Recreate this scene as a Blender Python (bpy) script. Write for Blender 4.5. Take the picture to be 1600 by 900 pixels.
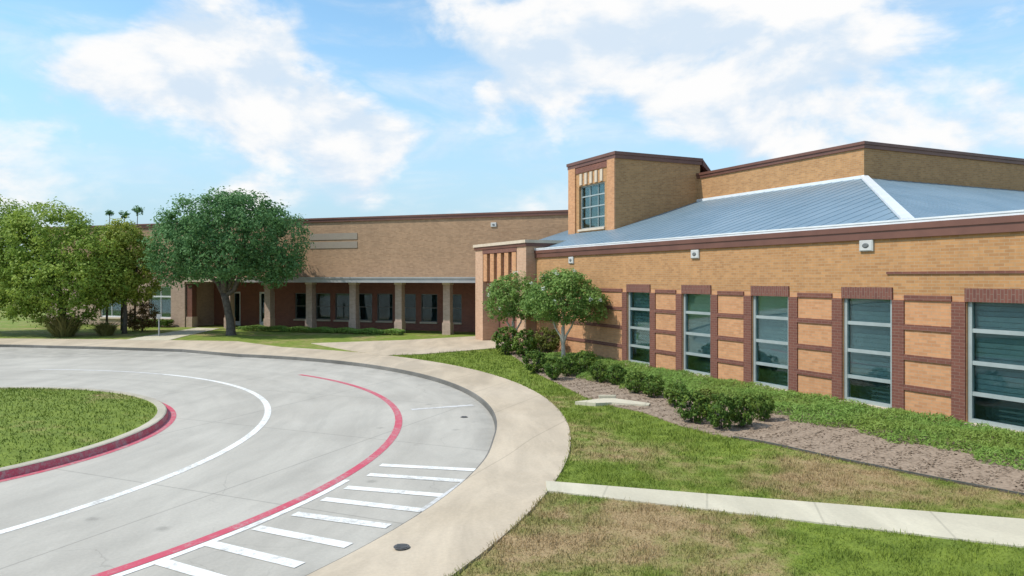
import bpy, math, random
import numpy as np
from mathutils import Vector, Matrix
R = math.radians
for o in list(bpy.data.objects): bpy.data.objects.remove(o)
scene = bpy.context.scene
COL = scene.collection
rng = np.random.default_rng(7); random.seed(7)

# ------------------------------------------------------------------ camera
cam_d = bpy.data.cameras.new('camera'); cam = bpy.data.objects.new('camera', cam_d); COL.objects.link(cam)
cam.location = (0, 0, 3.4); cam.rotation_euler = (R(90), 0, 0)
cam_d.sensor_width = 36; cam_d.lens = 36 * 1150 / 1600
cam_d.shift_x = 25 / 1600; cam_d.shift_y = -15 / 1600
cam_d.clip_end = 5000
scene.camera = cam

# ------------------------------------------------------------------ light
SUN_ELEV = 52; SUN_DIR = Vector((-0.96, -0.24, 0)).normalized()
S = Vector((SUN_DIR.x * math.cos(R(SUN_ELEV)), SUN_DIR.y * math.cos(R(SUN_ELEV)), math.sin(R(SUN_ELEV))))
sd = bpy.data.lights.new('sun', 'SUN'); sun = bpy.data.objects.new('sun', sd); COL.objects.link(sun)
sd.energy = 3.2; sd.angle = R(0.6); sd.color = (1.0, 0.95, 0.87)
sun.rotation_euler = S.to_track_quat('Z', 'Y').to_euler(); sun.location = (-30, -20, 60)
scene.view_settings.view_transform = 'Standard'; scene.view_settings.look = 'None'
scene.view_settings.exposure = 0.36; scene.view_settings.gamma = 1.0

class NT:
    """small helper for node trees"""
    def __init__(s, tree): s.t = tree; tree.nodes.clear()
    def n(s, typ, **kw):
        nd = s.t.nodes.new(typ)
        for k, v in kw.items():
            if k == 'ins':
                for i, val in v.items():
                    if isinstance(val, bpy.types.NodeSocket): s.t.links.new(val, nd.inputs[i])
                    else: nd.inputs[i].default_value = val
            else: setattr(nd, k, v)
        return nd
    def m(s, op, a, b=None, c=None):
        ins = {0: a}
        if b is not None: ins[1] = b
        if c is not None: ins[2] = c
        return s.n('ShaderNodeMath', operation=op, ins=ins).outputs[0]
    def v(s, op, a, b=None):
        ins = {0: a}
        if b is not None: ins[1] = b
        nd = s.n('ShaderNodeVectorMath', operation=op, ins=ins)
        return nd.outputs['Value'] if op in ('LENGTH', 'DOT_PRODUCT', 'DISTANCE') else nd.outputs[0]
    def mix(s, f, a, b, mode='MIX'):
        nd = s.n('ShaderNodeMix', data_type='RGBA', blend_type=mode)
        for k, val in (('Factor', f), ('A', a), ('B', b)):
            sock = [i for i in nd.inputs if i.name == k and (i.type == 'RGBA' if k != 'Factor' else i.type == 'VALUE')][0]
            if isinstance(val, bpy.types.NodeSocket): s.t.links.new(val, sock)
            else: sock.default_value = val if k == 'Factor' else (*val, 1)[:4]
        return [o for o in nd.outputs if o.type == 'RGBA'][0]
    def noise(s, vec, scale, detail=3, rough=.55, dist=0):
        return s.n('ShaderNodeTexNoise', ins={'Vector': vec, 'Scale': scale, 'Detail': detail, 'Roughness': rough, 'Distortion': dist}).outputs[0]
    def ramp(s, f, a, b, lo=0., hi=1., smooth=True):
        return s.n('ShaderNodeMapRange', interpolation_type='SMOOTHSTEP' if smooth else 'LINEAR', ins={0: f, 1: a, 2: b, 3: lo, 4: hi}).outputs[0]

# ------------------------------------------------------------------ sky with fair-weather clouds
w = bpy.data.worlds.new('World'); scene.world = w; w.use_nodes = True
T = NT(w.node_tree)
sky = T.n('ShaderNodeTexSky', sky_type='NISHITA', sun_disc=False, sun_elevation=R(SUN_ELEV),
          sun_rotation=math.atan2(SUN_DIR.x, SUN_DIR.y), air_density=1.0, dust_density=0.3, ozone_density=0.5)
dirv = T.n('ShaderNodeTexCoord').outputs['Generated']
st = T.v('MULTIPLY', dirv, (1.0, 1.0, 1.9))
n1 = T.noise(st, 5.2, 9, .56, .2)
n2 = T.noise(T.v('ADD', st, (0.02, 0.0, 0.055)), 5.2, 9, .56, .2)
bias = None
def dirof(x, z): return Vector((x, 1, z)).normalized()
# cloud banks of this sky: (tangent of bearing, tangent of elevation, angular size, weight)
BANKS = [(-.44, .34, .10, .22), (-.33, .28, .13, .24), (-.53, .28, .12, .18), (-.25, .21, .11, .22), (-.15, .195, .07, .16),
         (0.0, .32, .08, .22), (.11, .33, .12, .20), (.25, .34, .14, .18), (.38, .32, .16, .16), (.52, .25, .15, .14), (.56, .17, .12, .13), (.42, .17, .1, .1), (-.55, .14, .1, .08), (-.35, .10, .08, .1), (-.2, .12, .07, .09), (-.04, .19, .06, .1), (.02, .13, .07, .08), (-.3, .23, .14, .1),
         (-.01, .24, .045, .18), (.07, .26, .07, .14), (.3, .21, .10, .08), (.22, .235, .035, .14),
         (-.56, .375, .05, -.3), (-.20, .37, .06, -.16), (-.13, .33, .09, -.22), (-.13, .26, .08, -.24), (-.42, .17, .08, -.08), (-.05, .15, .1, -.1), (.2, .17, .1, -.06)]
for x, z, s_, wt in BANKS:
    c = dirof(x, z)
    d = T.v('MULTIPLY', T.v('SUBTRACT', dirv, tuple(c)), (1, 1, 1.7))
    l2 = T.v('DOT_PRODUCT', d, d)
    gss = T.m('MULTIPLY', T.m('EXPONENT', T.m('MULTIPLY', l2, -1 / (s_ * s_))), wt * .8)
    bias = gss if bias is None else T.m('ADD', bias, gss)
dens = T.m('ADD', n1, bias)
mask = T.ramp(dens, .485, .70)
lit = T.ramp(T.m('SUBTRACT', n1, n2), -.10, .10)
ccol = T.mix(lit, (.70, .82, .95), (1.0, 1.0, 1.0))
thin = T.ramp(T.noise(T.v('MULTIPLY', dirv, (1, 1, 3.5)), 5.0, 6, .6, .6), .42, .8, 0, .6)
mask = T.m('MAXIMUM', mask, thin)
up = T.ramp(T.n('ShaderNodeSeparateXYZ', ins={0: dirv}).outputs[2], -.02, .10)
skyc = T.v('MULTIPLY', sky.outputs[0], (.95, 1.16, 1.14))
hz = T.ramp(T.n('ShaderNodeSeparateXYZ', ins={0: dirv}).outputs[2], -.02, .34, .95, 0)
skyc = T.mix(hz, skyc, (2.35, 3.15, 3.95))
cloudc = T.n('ShaderNodeVectorMath', operation='SCALE', ins={0: ccol, 'Scale': 5.15}).outputs[0]
fin = T.mix(T.m('MULTIPLY', mask, up), skyc, cloudc)
bg = T.n('ShaderNodeBackground', ins={0: fin, 1: 0.15})
T.n('ShaderNodeOutputWorld', ins={0: bg.outputs[0]})

# ------------------------------------------------------------------ materials
def mat(name, build):
    m = bpy.data.materials.new(name); m.use_nodes = True
    t = NT(m.node_tree); sh = build(t)
    t.n('ShaderNodeOutputMaterial', ins={0: sh}); return m
def pbr(t, col, rough=.8, metal=0., bump=None, bstr=.3, bdist=.01, **kw):
    ins = {'Base Color': col if isinstance(col, bpy.types.NodeSocket) else (*col, 1), 'Roughness': rough, 'Metallic': metal}
    ins.update(kw)
    if bump is not None:
        ins['Normal'] = t.n('ShaderNodeBump', ins={'Strength': bstr, 'Distance': bdist, 'Height': bump}).outputs[0]
    return t.n('ShaderNodeBsdfPrincipled', ins=ins).outputs[0]
def obj_co(t): return t.n('ShaderNodeTexCoord').outputs['Object']
def pos_co(t): return t.n('ShaderNodeNewGeometry').outputs['Position']

def m_brick(c1, c2, mortar, soldier=False):
    def b(t):
        co = obj_co(t); s = t.n('ShaderNodeSeparateXYZ', ins={0: co})
        a = t.m('ADD', s.outputs[0], s.outputs[1]); z = s.outputs[2]
        vec = t.n('ShaderNodeCombineXYZ', ins={0: z if soldier else a, 1: a if soldier else z}).outputs[0]
        br = t.n('ShaderNodeTexBrick', ins={'Vector': vec, 'Color1': (*c1, 1), 'Color2': (*c2, 1), 'Mortar': (*mortar, 1), 'Scale': 1.0,
                 'Mortar Size': .007, 'Mortar Smooth': .2, 'Bias': -.1, 'Brick Width': .205, 'Row Height': .070})
        big = t.ramp(t.noise(co, .55, 4, .6), .3, .7, .94, 1.04)
        small = t.ramp(t.noise(co, 7, 3, .6), .3, .7, .94, 1.05)
        streak = t.ramp(t.noise(t.v('MULTIPLY', co, (2.2, 2.2, .18)), 1.5, 4, .6), .35, .7, .96, 1.03)
        f = t.m('MULTIPLY', t.m('MULTIPLY', big, small), streak)
        col = t.n('ShaderNodeVectorMath', operation='SCALE', ins={0: br.outputs[0], 'Scale': f}).outputs[0]
        return pbr(t, col, .88, bump=br.outputs[1], bstr=-.5, bdist=.006)
    return b
def m_noise(c1, c2, scale=6, rough=.8, metal=0., bump=.25, coord='obj', detail=5, **kw):
    def b(t):
        co = obj_co(t) if coord == 'obj' else pos_co(t)
        n = t.noise(co, scale, detail, .62)
        col = t.mix(t.ramp(n, .3, .7), c1, c2)
        return pbr(t, col, rough, metal, bump=n, bstr=bump, bdist=.01, **kw)
    return b
def m_leaf(c1, c2, c3, trans=.42, patch=.9):
    def b(t):
        g = t.n('ShaderNodeNewGeometry'); r = g.outputs['Random Per Island']
        n = t.noise(g.outputs['Position'], patch, 2, .5)
        col = t.mix(t.ramp(r, 0, 1, smooth=False), c1, c2)
        col = t.mix(t.ramp(n, .38, .66, 0, .7), col, c3)
        p = pbr(t, col, .6, **{'Specular IOR Level': .25})
        tr = t.n('ShaderNodeBsdfTranslucent', ins={0: col}).outputs[0]
        return t.n('ShaderNodeMixShader', ins={0: trans, 1: p, 2: tr}).outputs[0]
    return b
def m_concrete(c1, c2, jx=0., jy=0., rot=0., stain=.8, dark=.72, drive=False):
    def b(t):
        co = pos_co(t)
        big = t.noise(co, .22, 5, .6, .4); fine = t.noise(co, 22, 4, .7)
        st_ = t.noise(t.v('MULTIPLY', co, (1, .3, 1)), 1.1, 5, .65, .5)
        col = t.mix(t.ramp(big, .32, .68), c1, c2)
        k = t.m('MULTIPLY', t.ramp(st_, .3, .72, stain, 1.06), t.ramp(fine, .2, .8, .92, 1.06))
        if jx:
            rv = t.n('ShaderNodeVectorRotate', rotation_type='Z_AXIS', ins={'Vector': co, 'Angle': R(rot)}).outputs[0]
            s = t.n('ShaderNodeSeparateXYZ', ins={0: rv})
            for sock, step in ((s.outputs[0], jx), (s.outputs[1], jy)):
                fr = t.m('ABSOLUTE', t.m('SUBTRACT', t.m('FRACT', t.m('DIVIDE', sock, step)), .5))
                ln = t.ramp(fr, .5 - .022 / step, .5 - .008 / step, 1, dark)
                k = t.m('MULTIPLY', k, ln)
        if drive:   # tyre-polished wheel tracks that follow the bend, oil drips, hairline cracks, grime by the gutter
            d = t.v('SUBTRACT', t.v('MULTIPLY', co, (1, 1, 0)), (-16.0, 16.2, 0)); rad = t.v('LENGTH', d)
            sx = t.n('ShaderNodeSeparateXYZ', ins={0: d}); ang = t.m('ARCTAN2', sx.outputs[1], sx.outputs[0])
            pol = t.n('ShaderNodeCombineXYZ', ins={0: t.m('MULTIPLY', rad, 1.5), 1: t.m('MULTIPLY', ang, 1.6)}).outputs[0]
            k = t.m('MULTIPLY', k, t.ramp(t.noise(pol, 1.6, 5, .62, .3), .42, .74, 1.01, .93))
            wob = t.m('ADD', rad, t.m('MULTIPLY', t.noise(co, .5, 2, .5), .5))
            for rc in (8.55, 10.1, 11.75, 13.0, 14.35):
                tr_ = t.m('EXPONENT', t.m('MULTIPLY', t.m('POWER', t.m('SUBTRACT', wob, rc + .25), 2), -30))
                k = t.m('MULTIPLY', k, t.m('SUBTRACT', 1, t.m('MULTIPLY', tr_, .05)))
            oil = t.n('ShaderNodeTexVoronoi', ins={'Vector': co, 'Scale': .75}).outputs['Distance']
            k = t.m('MULTIPLY', k, t.ramp(t.m('ADD', oil, t.m('MULTIPLY', t.noise(co, 8, 4, .7), .16)), .10, .19, .74, 1))
            crk = t.n('ShaderNodeTexVoronoi', feature='DISTANCE_TO_EDGE', ins={'Vector': t.v('ADD', co, t.v('MULTIPLY', t.n('ShaderNodeTexNoise', ins={'Vector': co, 'Scale': 1.2, 'Detail': 4}).outputs[1], (1.2, 1.2, 0))), 'Scale': .16}).outputs[0]
            cm = t.m('MULTIPLY', t.ramp(crk, .0007, .0022, 1, 0), t.ramp(t.noise(co, .3, 2, .5), .5, .6))
            k = t.m('MULTIPLY', k, t.m('SUBTRACT', 1, t.m("MULTIPLY", cm, .14)))
            gut = t.m('MULTIPLY', t.ramp(rad, 15.2, 16.1, 0, .22), t.ramp(t.noise(co, 1.4, 4, .6), .3, .65))
            k = t.m('MULTIPLY', k, t.m('SUBTRACT', 1, gut))
        col = t.n('ShaderNodeVectorMath', operation='SCALE', ins={0: col, 'Scale': k}).outputs[0]
        return pbr(t, col, .85, bump=fine, bstr=.25, bdist=.004)
    return b
def m_paint(col, wear=.35):
    def b(t):
        co = pos_co(t)
        n = t.noise(co, 9, 6, .72); n2 = t.noise(co, 1.1, 3, .6)
        f = t.ramp(t.m('ADD', n, t.m('MULTIPLY', n2, .5)), .70, .95, 0, wear)
        chip = t.ramp(t.noise(co, 45, 4, .8), .52, .62, 0, .7)
        c = t.mix(t.m('MAXIMUM', f, t.m('MULTIPLY', chip, t.ramp(n2, .35, .6))), col, (.40, .385, .35))
        return pbr(t, c, .7)
    return b
def m_grass(t):
    co = pos_co(t)
    flat = t.v('MULTIPLY', co, (1, 1, 0))
    n1 = t.noise(flat, .42, 5, .62, .5); n2 = t.noise(flat, 2.6, 4, .65, .3); n3 = t.noise(flat, 38, 3, .7)
    dry = t.m('ADD', t.m('MULTIPLY', n1, .65), t.m('MULTIPLY', n2, .35))
    # worn, sun-dried ground and well-watered ground of this lawn: (x, y, radius, weight)
    for x, y, r, wt in [(5.6, 12.2, 1.5, .17), (3.2, 14.0, 1.2, .12), (2.0, 15.6, .9, .08), (1.6, 9.9, 1.4, .14), (.4, 8.9, .9, .14), (2.6, 9.2, 1.2, .12),
                        (5.0, 8.8, 1.5, -.16), (4.3, 7.8, 1.2, -.12), (-1.8, 30, 2.4, -.2), (.4, 25.6, 2.6, -.16), (3.2, 15.9, 1.1, -.1), (1.5, 12.4, .8, -.1),
                        (4.2, 13.6, .9, -.12), (-13, 15.6, 7, -.08)]:
        d = t.v('SUBTRACT', flat, (x, y, 0)); l2 = t.v('DOT_PRODUCT', d, d)
        dry = t.m('ADD', dry, t.m('MULTIPLY', t.m('EXPONENT', t.m('MULTIPLY', l2, -1 / (r * r))), wt))
    green = t.mix(t.ramp(n2, .3, .7), (.13, .19, .014), (.205, .27, .026))
    straw = t.mix(t.ramp(n3, .3, .7), (.33, .235, .105), (.44, .305, .165))
    col = t.mix(t.ramp(dry, .46, .70), green, straw)
    col = t.mix(t.ramp(n3, .25, .6, .35, 0), col, (.07, .08, .02))
    return pbr(t, col, .9, bump=n3, bstr=.6, bdist=.03)
def m_glass(t):
    lw = t.n('ShaderNodeFresnel', ins={0: 1.55}).outputs[0]
    tr = t.n('ShaderNodeBsdfTransparent', ins={0: (.60, .72, .73, 1)}).outputs[0]
    gl = t.n('ShaderNodeBsdfGlossy', ins={0: (.92, .98, 1, 1), 1: .02}).outputs[0]
    return t.n('ShaderNodeMixShader', ins={0: t.m('MINIMUM', t.m('ADD', t.m('MULTIPLY', lw, .6), .0), 1.0), 1: tr, 2: gl}).outputs[0]
def m_metal_roof(t):
    co = obj_co(t); n = t.noise(co, .7, 4, .6); n2 = t.noise(t.v('MULTIPLY', co, (6, .5, .5)), 2, 4, .6)
    col = t.mix(t.ramp(n, .3, .7), (.20, .295, .36), (.25, .345, .41))
    return pbr(t, col, t.ramp(n2, .2, .8, .36, .5), .35)

M = {
 'tan': mat('tan_brick', m_brick((.475, .248, .10), (.36, .178, .07), (.40, .275, .155))),
 'orange': mat('orange_tan_brick', m_brick((.57, .285, .135), (.45, .212, .095), (.45, .29, .17))),
 'rear': mat('rear_tan_brick', m_brick((.425, .262, .152), (.315, .19, .108), (.32, .235, .155))),
 'rust': mat('rust_brick', m_brick((.185, .068, .045), (.14, .05, .036), (.21, .12, .09))),
 'soldier': mat('rust_soldier_brick', m_brick((.19, .072, .05), (.14, .052, .04), (.2, .13, .1), True)),
 'pink': mat('pinkish_brick', m_brick((.48, .34, .265), (.39, .265, .205), (.46, .38, .31))),
 'arcade_shaded': mat('shaded_arcade_brick', m_brick((.26, .095, .065), (.20, .072, .05), (.27, .165, .13))),  # darker brick tone carries the shade under the arcade
 'peach': mat('peach_brick', m_brick((.55, .34, .22), (.47, .28, .175), (.48, .35, .25))),
 'coping': mat('brown_metal_coping', m_noise((.15, .066, .048), (.19, .085, .06), 1.2, .45, .2, .05)),
 'stone': mat('cast_stone', m_noise((.52, .43, .32), (.6, .5, .39), 3, .8)),
 'white_metal': mat('white_metal', m_noise((.68, .7, .72), (.78, .8, .82), 2, .4, .1, .03)),
 'stone_grey': mat('sign_trim', m_noise((.26, .22, .175), (.3, .25, .2), 3, .7)),
 'lamp_grey': mat('lamp_housing', m_noise((.46, .46, .44), (.54, .54, .52), 3, .5)),
 'grey_metal': mat('grey_metal', m_noise((.34, .34, .34), (.42, .41, .40), 2, .5, .2, .05)),
 'frame': mat('window_aluminium', m_noise((.34, .39, .38), (.42, .47, .46), 2, .4, .3, .03)),
 'bronze': mat('bronze_frame', m_noise((.16, .15, .14), (.2, .19, .18), 3, .5)),
 'glass': mat('window_glass', m_glass),
 'blind': mat('blind_fabric', m_noise((.66, .70, .69), (.56, .61, .62), 3, .8)),
 'dark': mat('dark_interior', m_noise((.10, .11, .11), (.15, .16, .16), 1, .9)),  # dark grey stands for the shade of unlit rooms; lamp lenses share it
 'room': mat('room_paint', m_noise((.38, .44, .44), (.46, .52, .52), .8, .9)),
 'roof': mat('metal_roof', m_metal_roof),
 'grass': mat('lawn_grass', m_grass),
 'road': mat('road_concrete', m_concrete((.42, .39, .335), (.47, .44, .38), 4.4, 4.4, 24, .9, .74, True)),
 'walk': mat('walk_concrete', m_concrete((.50, .41, .295), (.545, .455, .34), 1.9, 400, 25, .8, .8)),
 'path': mat('path_concrete', m_concrete((.55, .50, .37), (.60, .55, .42), 1.5, 400, 16, .85, .8)),
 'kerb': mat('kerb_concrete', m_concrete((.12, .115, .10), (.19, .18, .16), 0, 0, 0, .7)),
 'kerb_top': mat('island_kerb_concrete', m_concrete((.43, .39, .3), (.5, .45, .35), 0, 0, 0, .75)),
 'white_paint': mat('white_road_paint', m_paint((.78, .77, .73), .8)),
 'faded_paint': mat('faded_road_paint', m_paint((.62, .61, .59), .9)),
 'red_paint': mat('red_road_paint', m_paint((.52, .07, .11), .6)),
 'mulch': mat('mulch', m_noise((.21, .155, .108), (.36, .275, .20), 14, .95, 0, .9, 'pos', 8)),
 'iron': mat('cast_iron', m_noise((.1, .1, .1), (.16, .155, .15), 20, .6, .4, .4)),
 'edging': mat('dark_edge_strip', m_noise((.05, .055, .05), (.09, .09, .08), 5, .6)),
 'bark': mat('grey_bark', m_noise((.06, .05, .042), (.13, .11, .09), 9, .9, 0, .8)),
 'pale_bark': mat('pale_bark', m_noise((.42, .36, .28), (.55, .49, .40), 6, .8, 0, .4)),
 'oak': mat('dark_green_leaf', m_leaf((.085, .20, .07), (.19, .34, .13), (.11, .23, .07))),
 'yellow_leaf': mat('yellow_green_leaf', m_leaf((.29, .35, .05), (.42, .45, .09), (.21, .28, .045))),
 'olive_leaf': mat('olive_leaf', m_leaf((.24, .35, .05), (.40, .48, .095), (.18, .29, .045))),
 'myrtle': mat('myrtle_leaf', m_leaf((.16, .28, .055), (.33, .46, .13), (.12, .22, .05))),
 'blossom': mat('white_blossom', m_leaf((.62, .66, .55), (.72, .72, .62), (.5, .56, .42), .2)),
 'shrub': mat('shrub_leaf', m_leaf((.045, .11, .016), (.19, .255, .036), (.06, .13, .02), .25, 2.)),
 'shrub_yellow': mat('golden_shrub_leaf', m_leaf((.11, .14, .02), (.2, .21, .04), (.08, .12, .02), .25, 2.)),
 'cover': mat('ground_cover_leaf', m_leaf((.14, .25, .045), (.24, .37, .08), (.22, .29, .055), .25, .7)),
 'straw': mat('straw_blade', m_leaf((.2, .19, .07), (.3, .27, .11), (.16, .17, .05), .3)),
 'russet': mat('russet_leaf', m_leaf((.14, .085, .035), (.21, .13, .05), (.11, .11, .03), .3)),
}

# ------------------------------------------------------------------ object helpers
def link(name, data, parent=None):
    o = bpy.data.objects.new(name, data); COL.objects.link(o)
    if parent is not None: o.parent = parent
    return o
def tag(o, label=None, cat=None, group=None, kind=None):
    for k, v in (('label', label), ('category', cat), ('group', group), ('kind', kind)):
        if v: o[k] = v
    return o
def empty(name, loc=(0, 0, 0), rz=0.):
    o = link(name, None); o.location = loc; o.rotation_euler = (0, 0, rz); o.empty_display_size = .3; return o
class MB:
    def __init__(s): s.v = []; s.f = []
    def add(s, vs, fs):
        b = len(s.v); s.v += [tuple(p) for p in vs]; s.f += [tuple(b + i for i in q) for q in fs]; return s
    def box(s, x0, x1, y0, y1, z0, z1):
        return s.add([(x0,y0,z0),(x1,y0,z0),(x1,y1,z0),(x0,y1,z0),(x0,y0,z1),(x1,y0,z1),(x1,y1,z1),(x0,y1,z1)],
                     [(3,2,1,0),(4,5,6,7),(0,1,5,4),(1,2,6,5),(2,3,7,6),(3,0,4,7)])
    def prism(s, poly, z0, z1):
        n = len(poly)
        return s.add([(x, y, z0) for x, y in poly] + [(x, y, z1) for x, y in poly],
                     [tuple(range(n))[::-1], tuple(range(n, 2*n))] + [(i, (i+1) % n, n+(i+1) % n, n+i) for i in range(n)])
    def bar(s, a, b, w, hgt):
        """square bar from a to b, hgt tall (normal-ish up)"""
        a = Vector(a); b = Vector(b); d = (b - a).normalized(); side = d.cross(Vector((0, 0, 1))).normalized() * w / 2; up = side.cross(d).normalized() * hgt
        p = [a - side, a + side, a + side + up, a - side + up]; q = [x + (b - a) for x in p]
        return s.add(p + q, [(0,1,2,3),(7,6,5,4),(0,4,5,1),(1,5,6,2),(2,6,7,3),(3,7,4,0)])
    def tube(s, pts, rad, n=8):
        pts = [Vector(p) for p in pts]; b = len(s.v)
        for i, p in enumerate(pts):
            d = (pts[min(i+1, len(pts)-1)] - pts[max(i-1, 0)]).normalized()
            a = d.cross(Vector((.3, .9, .1))).normalized(); c = d.cross(a)
            for k in range(n):
                an = 2 * math.pi * k / n; s.v.append(tuple(p + (a * math.cos(an) + c * math.sin(an)) * rad[i]))
        for i in range(len(pts) - 1):
            for k in range(n):
                s.f.append((b+i*n+k, b+i*n+(k+1) % n, b+(i+1)*n+(k+1) % n, b+(i+1)*n+k))
        s.f.append(tuple(b+(len(pts)-1)*n+k for k in range(n))); s.f.append(tuple(b+k for k in range(n))[::-1]); return s
    def mesh(s, name, m, smooth=False):
        me = bpy.data.meshes.new(name); me.from_pydata(s.v, [], s.f); me.materials.append(M[m] if isinstance(m, str) else m)
        if smooth: me.polygons.foreach_set('use_smooth', [True] * len(me.polygons))
        me.update(); return me
    def build(s, name, m, parent=None, smooth=False): return link(name, s.mesh(name, m, smooth), parent)
def box(name, m, parent, *b): return MB().box(*b).build(name, m, parent)
def quad_mesh(name, V, m):
    """V: (n,4,3) array of separate quads"""
    n = len(V); me = bpy.data.meshes.new(name)
    me.vertices.add(4 * n); me.vertices.foreach_set('co', V.reshape(-1).astype(np.float32))
    me.loops.add(4 * n); me.loops.foreach_set('vertex_index', np.arange(4 * n, dtype=np.int32))
    me.polygons.add(n); me.polygons.foreach_set('loop_start', np.arange(0, 4 * n, 4, dtype=np.int32))
    me.polygons.foreach_set('loop_total', np.full(n, 4, dtype=np.int32))
    me.materials.append(M[m]); me.update(calc_edges=True); me.validate(); return me
def unit(n):
    a = rng.normal(size=(n, 3)); return a / np.linalg.norm(a, axis=1)[:, None]
def leaves(P, nrm, size, aspect=.55, jitter=.9):
    """leaf-shaped quads at points P, facing roughly nrm"""
    n = len(P); N = nrm + jitter * unit(n); N /= np.linalg.norm(N, axis=1)[:, None]
    A = np.cross(N, unit(n)); A /= np.linalg.norm(A, axis=1)[:, None]; B = np.cross(N, A)
    L = size * rng.uniform(.6, 1.3, n)[:, None]
    V = np.stack([P - A * L * .5, P - B * L * aspect * .5 + N * L * .06, P + A * L * .5, P + B * L * aspect * .5 + N * L * .06], 1)
    return V
def clumps(lobes, nclump, per, crad, size, fill=.35, squash=.8):
    """leaf clumps spread through ellipsoid lobes (x,y,z,rx,ry,rz)"""
    lob = np.array(lobes, float); vol = lob[:, 3] * lob[:, 4] * lob[:, 5]; pick = rng.choice(len(lob), nclump, p=vol / vol.sum())
    u = unit(nclump); r = np.where(rng.random(nclump) < fill, rng.uniform(.25, .8, nclump), rng.uniform(.8, 1.03, nclump))
    C = lob[pick, :3] + u * lob[pick, 3:] * r[:, None]
    inside = np.zeros(nclump, bool)
    for l in lob:
        inside |= (((C - l[:3]) / l[3:]) ** 2).sum(1) < .45
    keep = ~inside | (rng.random(nclump) < fill); C = C[keep]; u = u[keep]; k = len(C)
    cr = crad * rng.uniform(.45, 1.5, k)
    off = unit(k * per) * (rng.random(k * per) ** .4)[:, None]; off[:, 2] *= squash
    P = np.repeat(C, per, 0) + off * np.repeat(cr, per)[:, None]
    nr = off * .8 + np.repeat(u, per, 0) * .5 + np.array([0, 0, .55])
    return leaves(P, nr, size)
def limb(mb, a, b, ra, rb, wob=.12, n=5, sides=7):
    a = np.array(a, float); b = np.array(b, float); L = np.linalg.norm(b - a); pts = []; rad = []
    for i in range(n + 1):
        t_ = i / n; p = a + (b - a) * t_ + (rng.normal(size=3) * wob * L * .25 * (1 if 0 < i < n else 0)); p[2] += math.sin(t_ * math.pi) * .04 * L
        pts.append(p); rad.append(ra + (rb - ra) * t_)
    mb.tube(pts, rad, sides); return pts

# ------------------------------------------------------------------ terrain
CC = np.array([-16.15, 16.5]); RR = 16.14; CW = np.array([-17.98, 16.94]); RW = 19.6
th_list = np.radians(np.concatenate([np.arange(-100, -12, 2.), np.arange(-12, 2, 1.), np.arange(2, 72.1, 2.)]))
inner = []; outer = []; zin = []
def sstep(a, b, x):
    t_ = np.clip((np.asarray(x, float) - a) / (b - a), 0, 1); return t_ * t_ * (3 - 2 * t_)
for th in th_list:
    d = np.array([math.cos(th), math.sin(th)]); p = CC + d * RR
    q = CC - CW; b_ = d @ q; t_ = -b_ + math.sqrt(b_ * b_ - q @ q + RW * RW)
    inner.append(p); outer.append(CC + d * t_); zin.append(.014 + .115 * float(sstep(-9, -4, math.degrees(th))))
for pi, po in [((-14.5, 34.0), (-13.2, 37.6)), ((-18.7, 35.2), (-18.4, 38.4)), ((-24, 36.4), (-24, 38.9)), ((-40, 37.6), (-40, 40)), ((-90, 40), (-90, 42.4))]:
    inner.append(np.array(pi)); outer.append(np.array(po)); zin.append(.129)
inner = np.array(inner); outer = np.array(outer); zin = np.array(zin)
ROAD_POLY = np.vstack([inner + (outer - inner) * .84, [(-90, -30), (-8, -30)]])
def in_poly(P, poly):
    x, y = P[:, 0], P[:, 1]; r = np.zeros(len(P), bool); n = len(poly)
    for i in range(n):
        x1, y1 = poly[i]; x2, y2 = poly[(i + 1) % n]
        if y1 == y2: continue
        c = ((y1 > y) != (y2 > y)) & (x < (x2 - x1) * (y - y1) / (y2 - y1) + x1); r ^= c
    return r
A_W = math.atan(530 / 1150); O_W = np.array([8.95, 17.77]); VV = np.array([math.cos(A_W), math.sin(A_W)]); UU = np.array([-math.sin(A_W), math.cos(A_W)])
def zland(P):
    P = np.asarray(P, float).reshape(-1, 2)
    v = (P - O_W) @ VV
    return .118 + .10 * np.maximum(sstep(-6, -.5, v) * sstep(10, 14, P[:, 1]), sstep(33, 41, P[:, 1]))
def grid_sheet(xs, ys, zf, name, m):
    X, Y = np.meshgrid(xs, ys); P = np.c_[X.ravel(), Y.ravel()]; Z = zf(P); nx, ny = len(xs), len(ys)
    i = np.arange(nx * ny).reshape(ny, nx); F = np.stack([i[:-1, :-1], i[:-1, 1:], i[1:, 1:], i[1:, :-1]], -1).reshape(-1, 4)
    me = bpy.data.meshes.new(name); me.from_pydata(np.c_[P, Z].tolist(), [], F.tolist()); me.materials.append(M[m])
    me.polygons.foreach_set('use_smooth', [True] * len(me.polygons)); me.update(); return link(name, me)
xs = np.concatenate([[-2500, -900, -400, -200, -120, -95, -92], np.arange(-90, -26, 2.), np.arange(-26, 16, .3), np.arange(16, 50, 3.), [60, 90, 150, 300, 800, 2500]])
ys = np.concatenate([[-300, -100, -60, -35], np.arange(-30, 4, 2.), np.arange(4, 44, .3), np.arange(44, 80, 3.), [100, 140, 220, 400, 900, 2500]])
def zlawn(P):
    z = zland(P); near_walk = in_poly(P, np.vstack([inner + (outer - inner) * .985, [(-90, -30), (-8, -30)]])); z[near_walk] -= .04; z[in_poly(P, ROAD_POLY)] = -.12; return z
lawn = grid_sheet(xs, ys, zlawn, 'lawn', 'grass'); tag(lawn, kind='structure')

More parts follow.
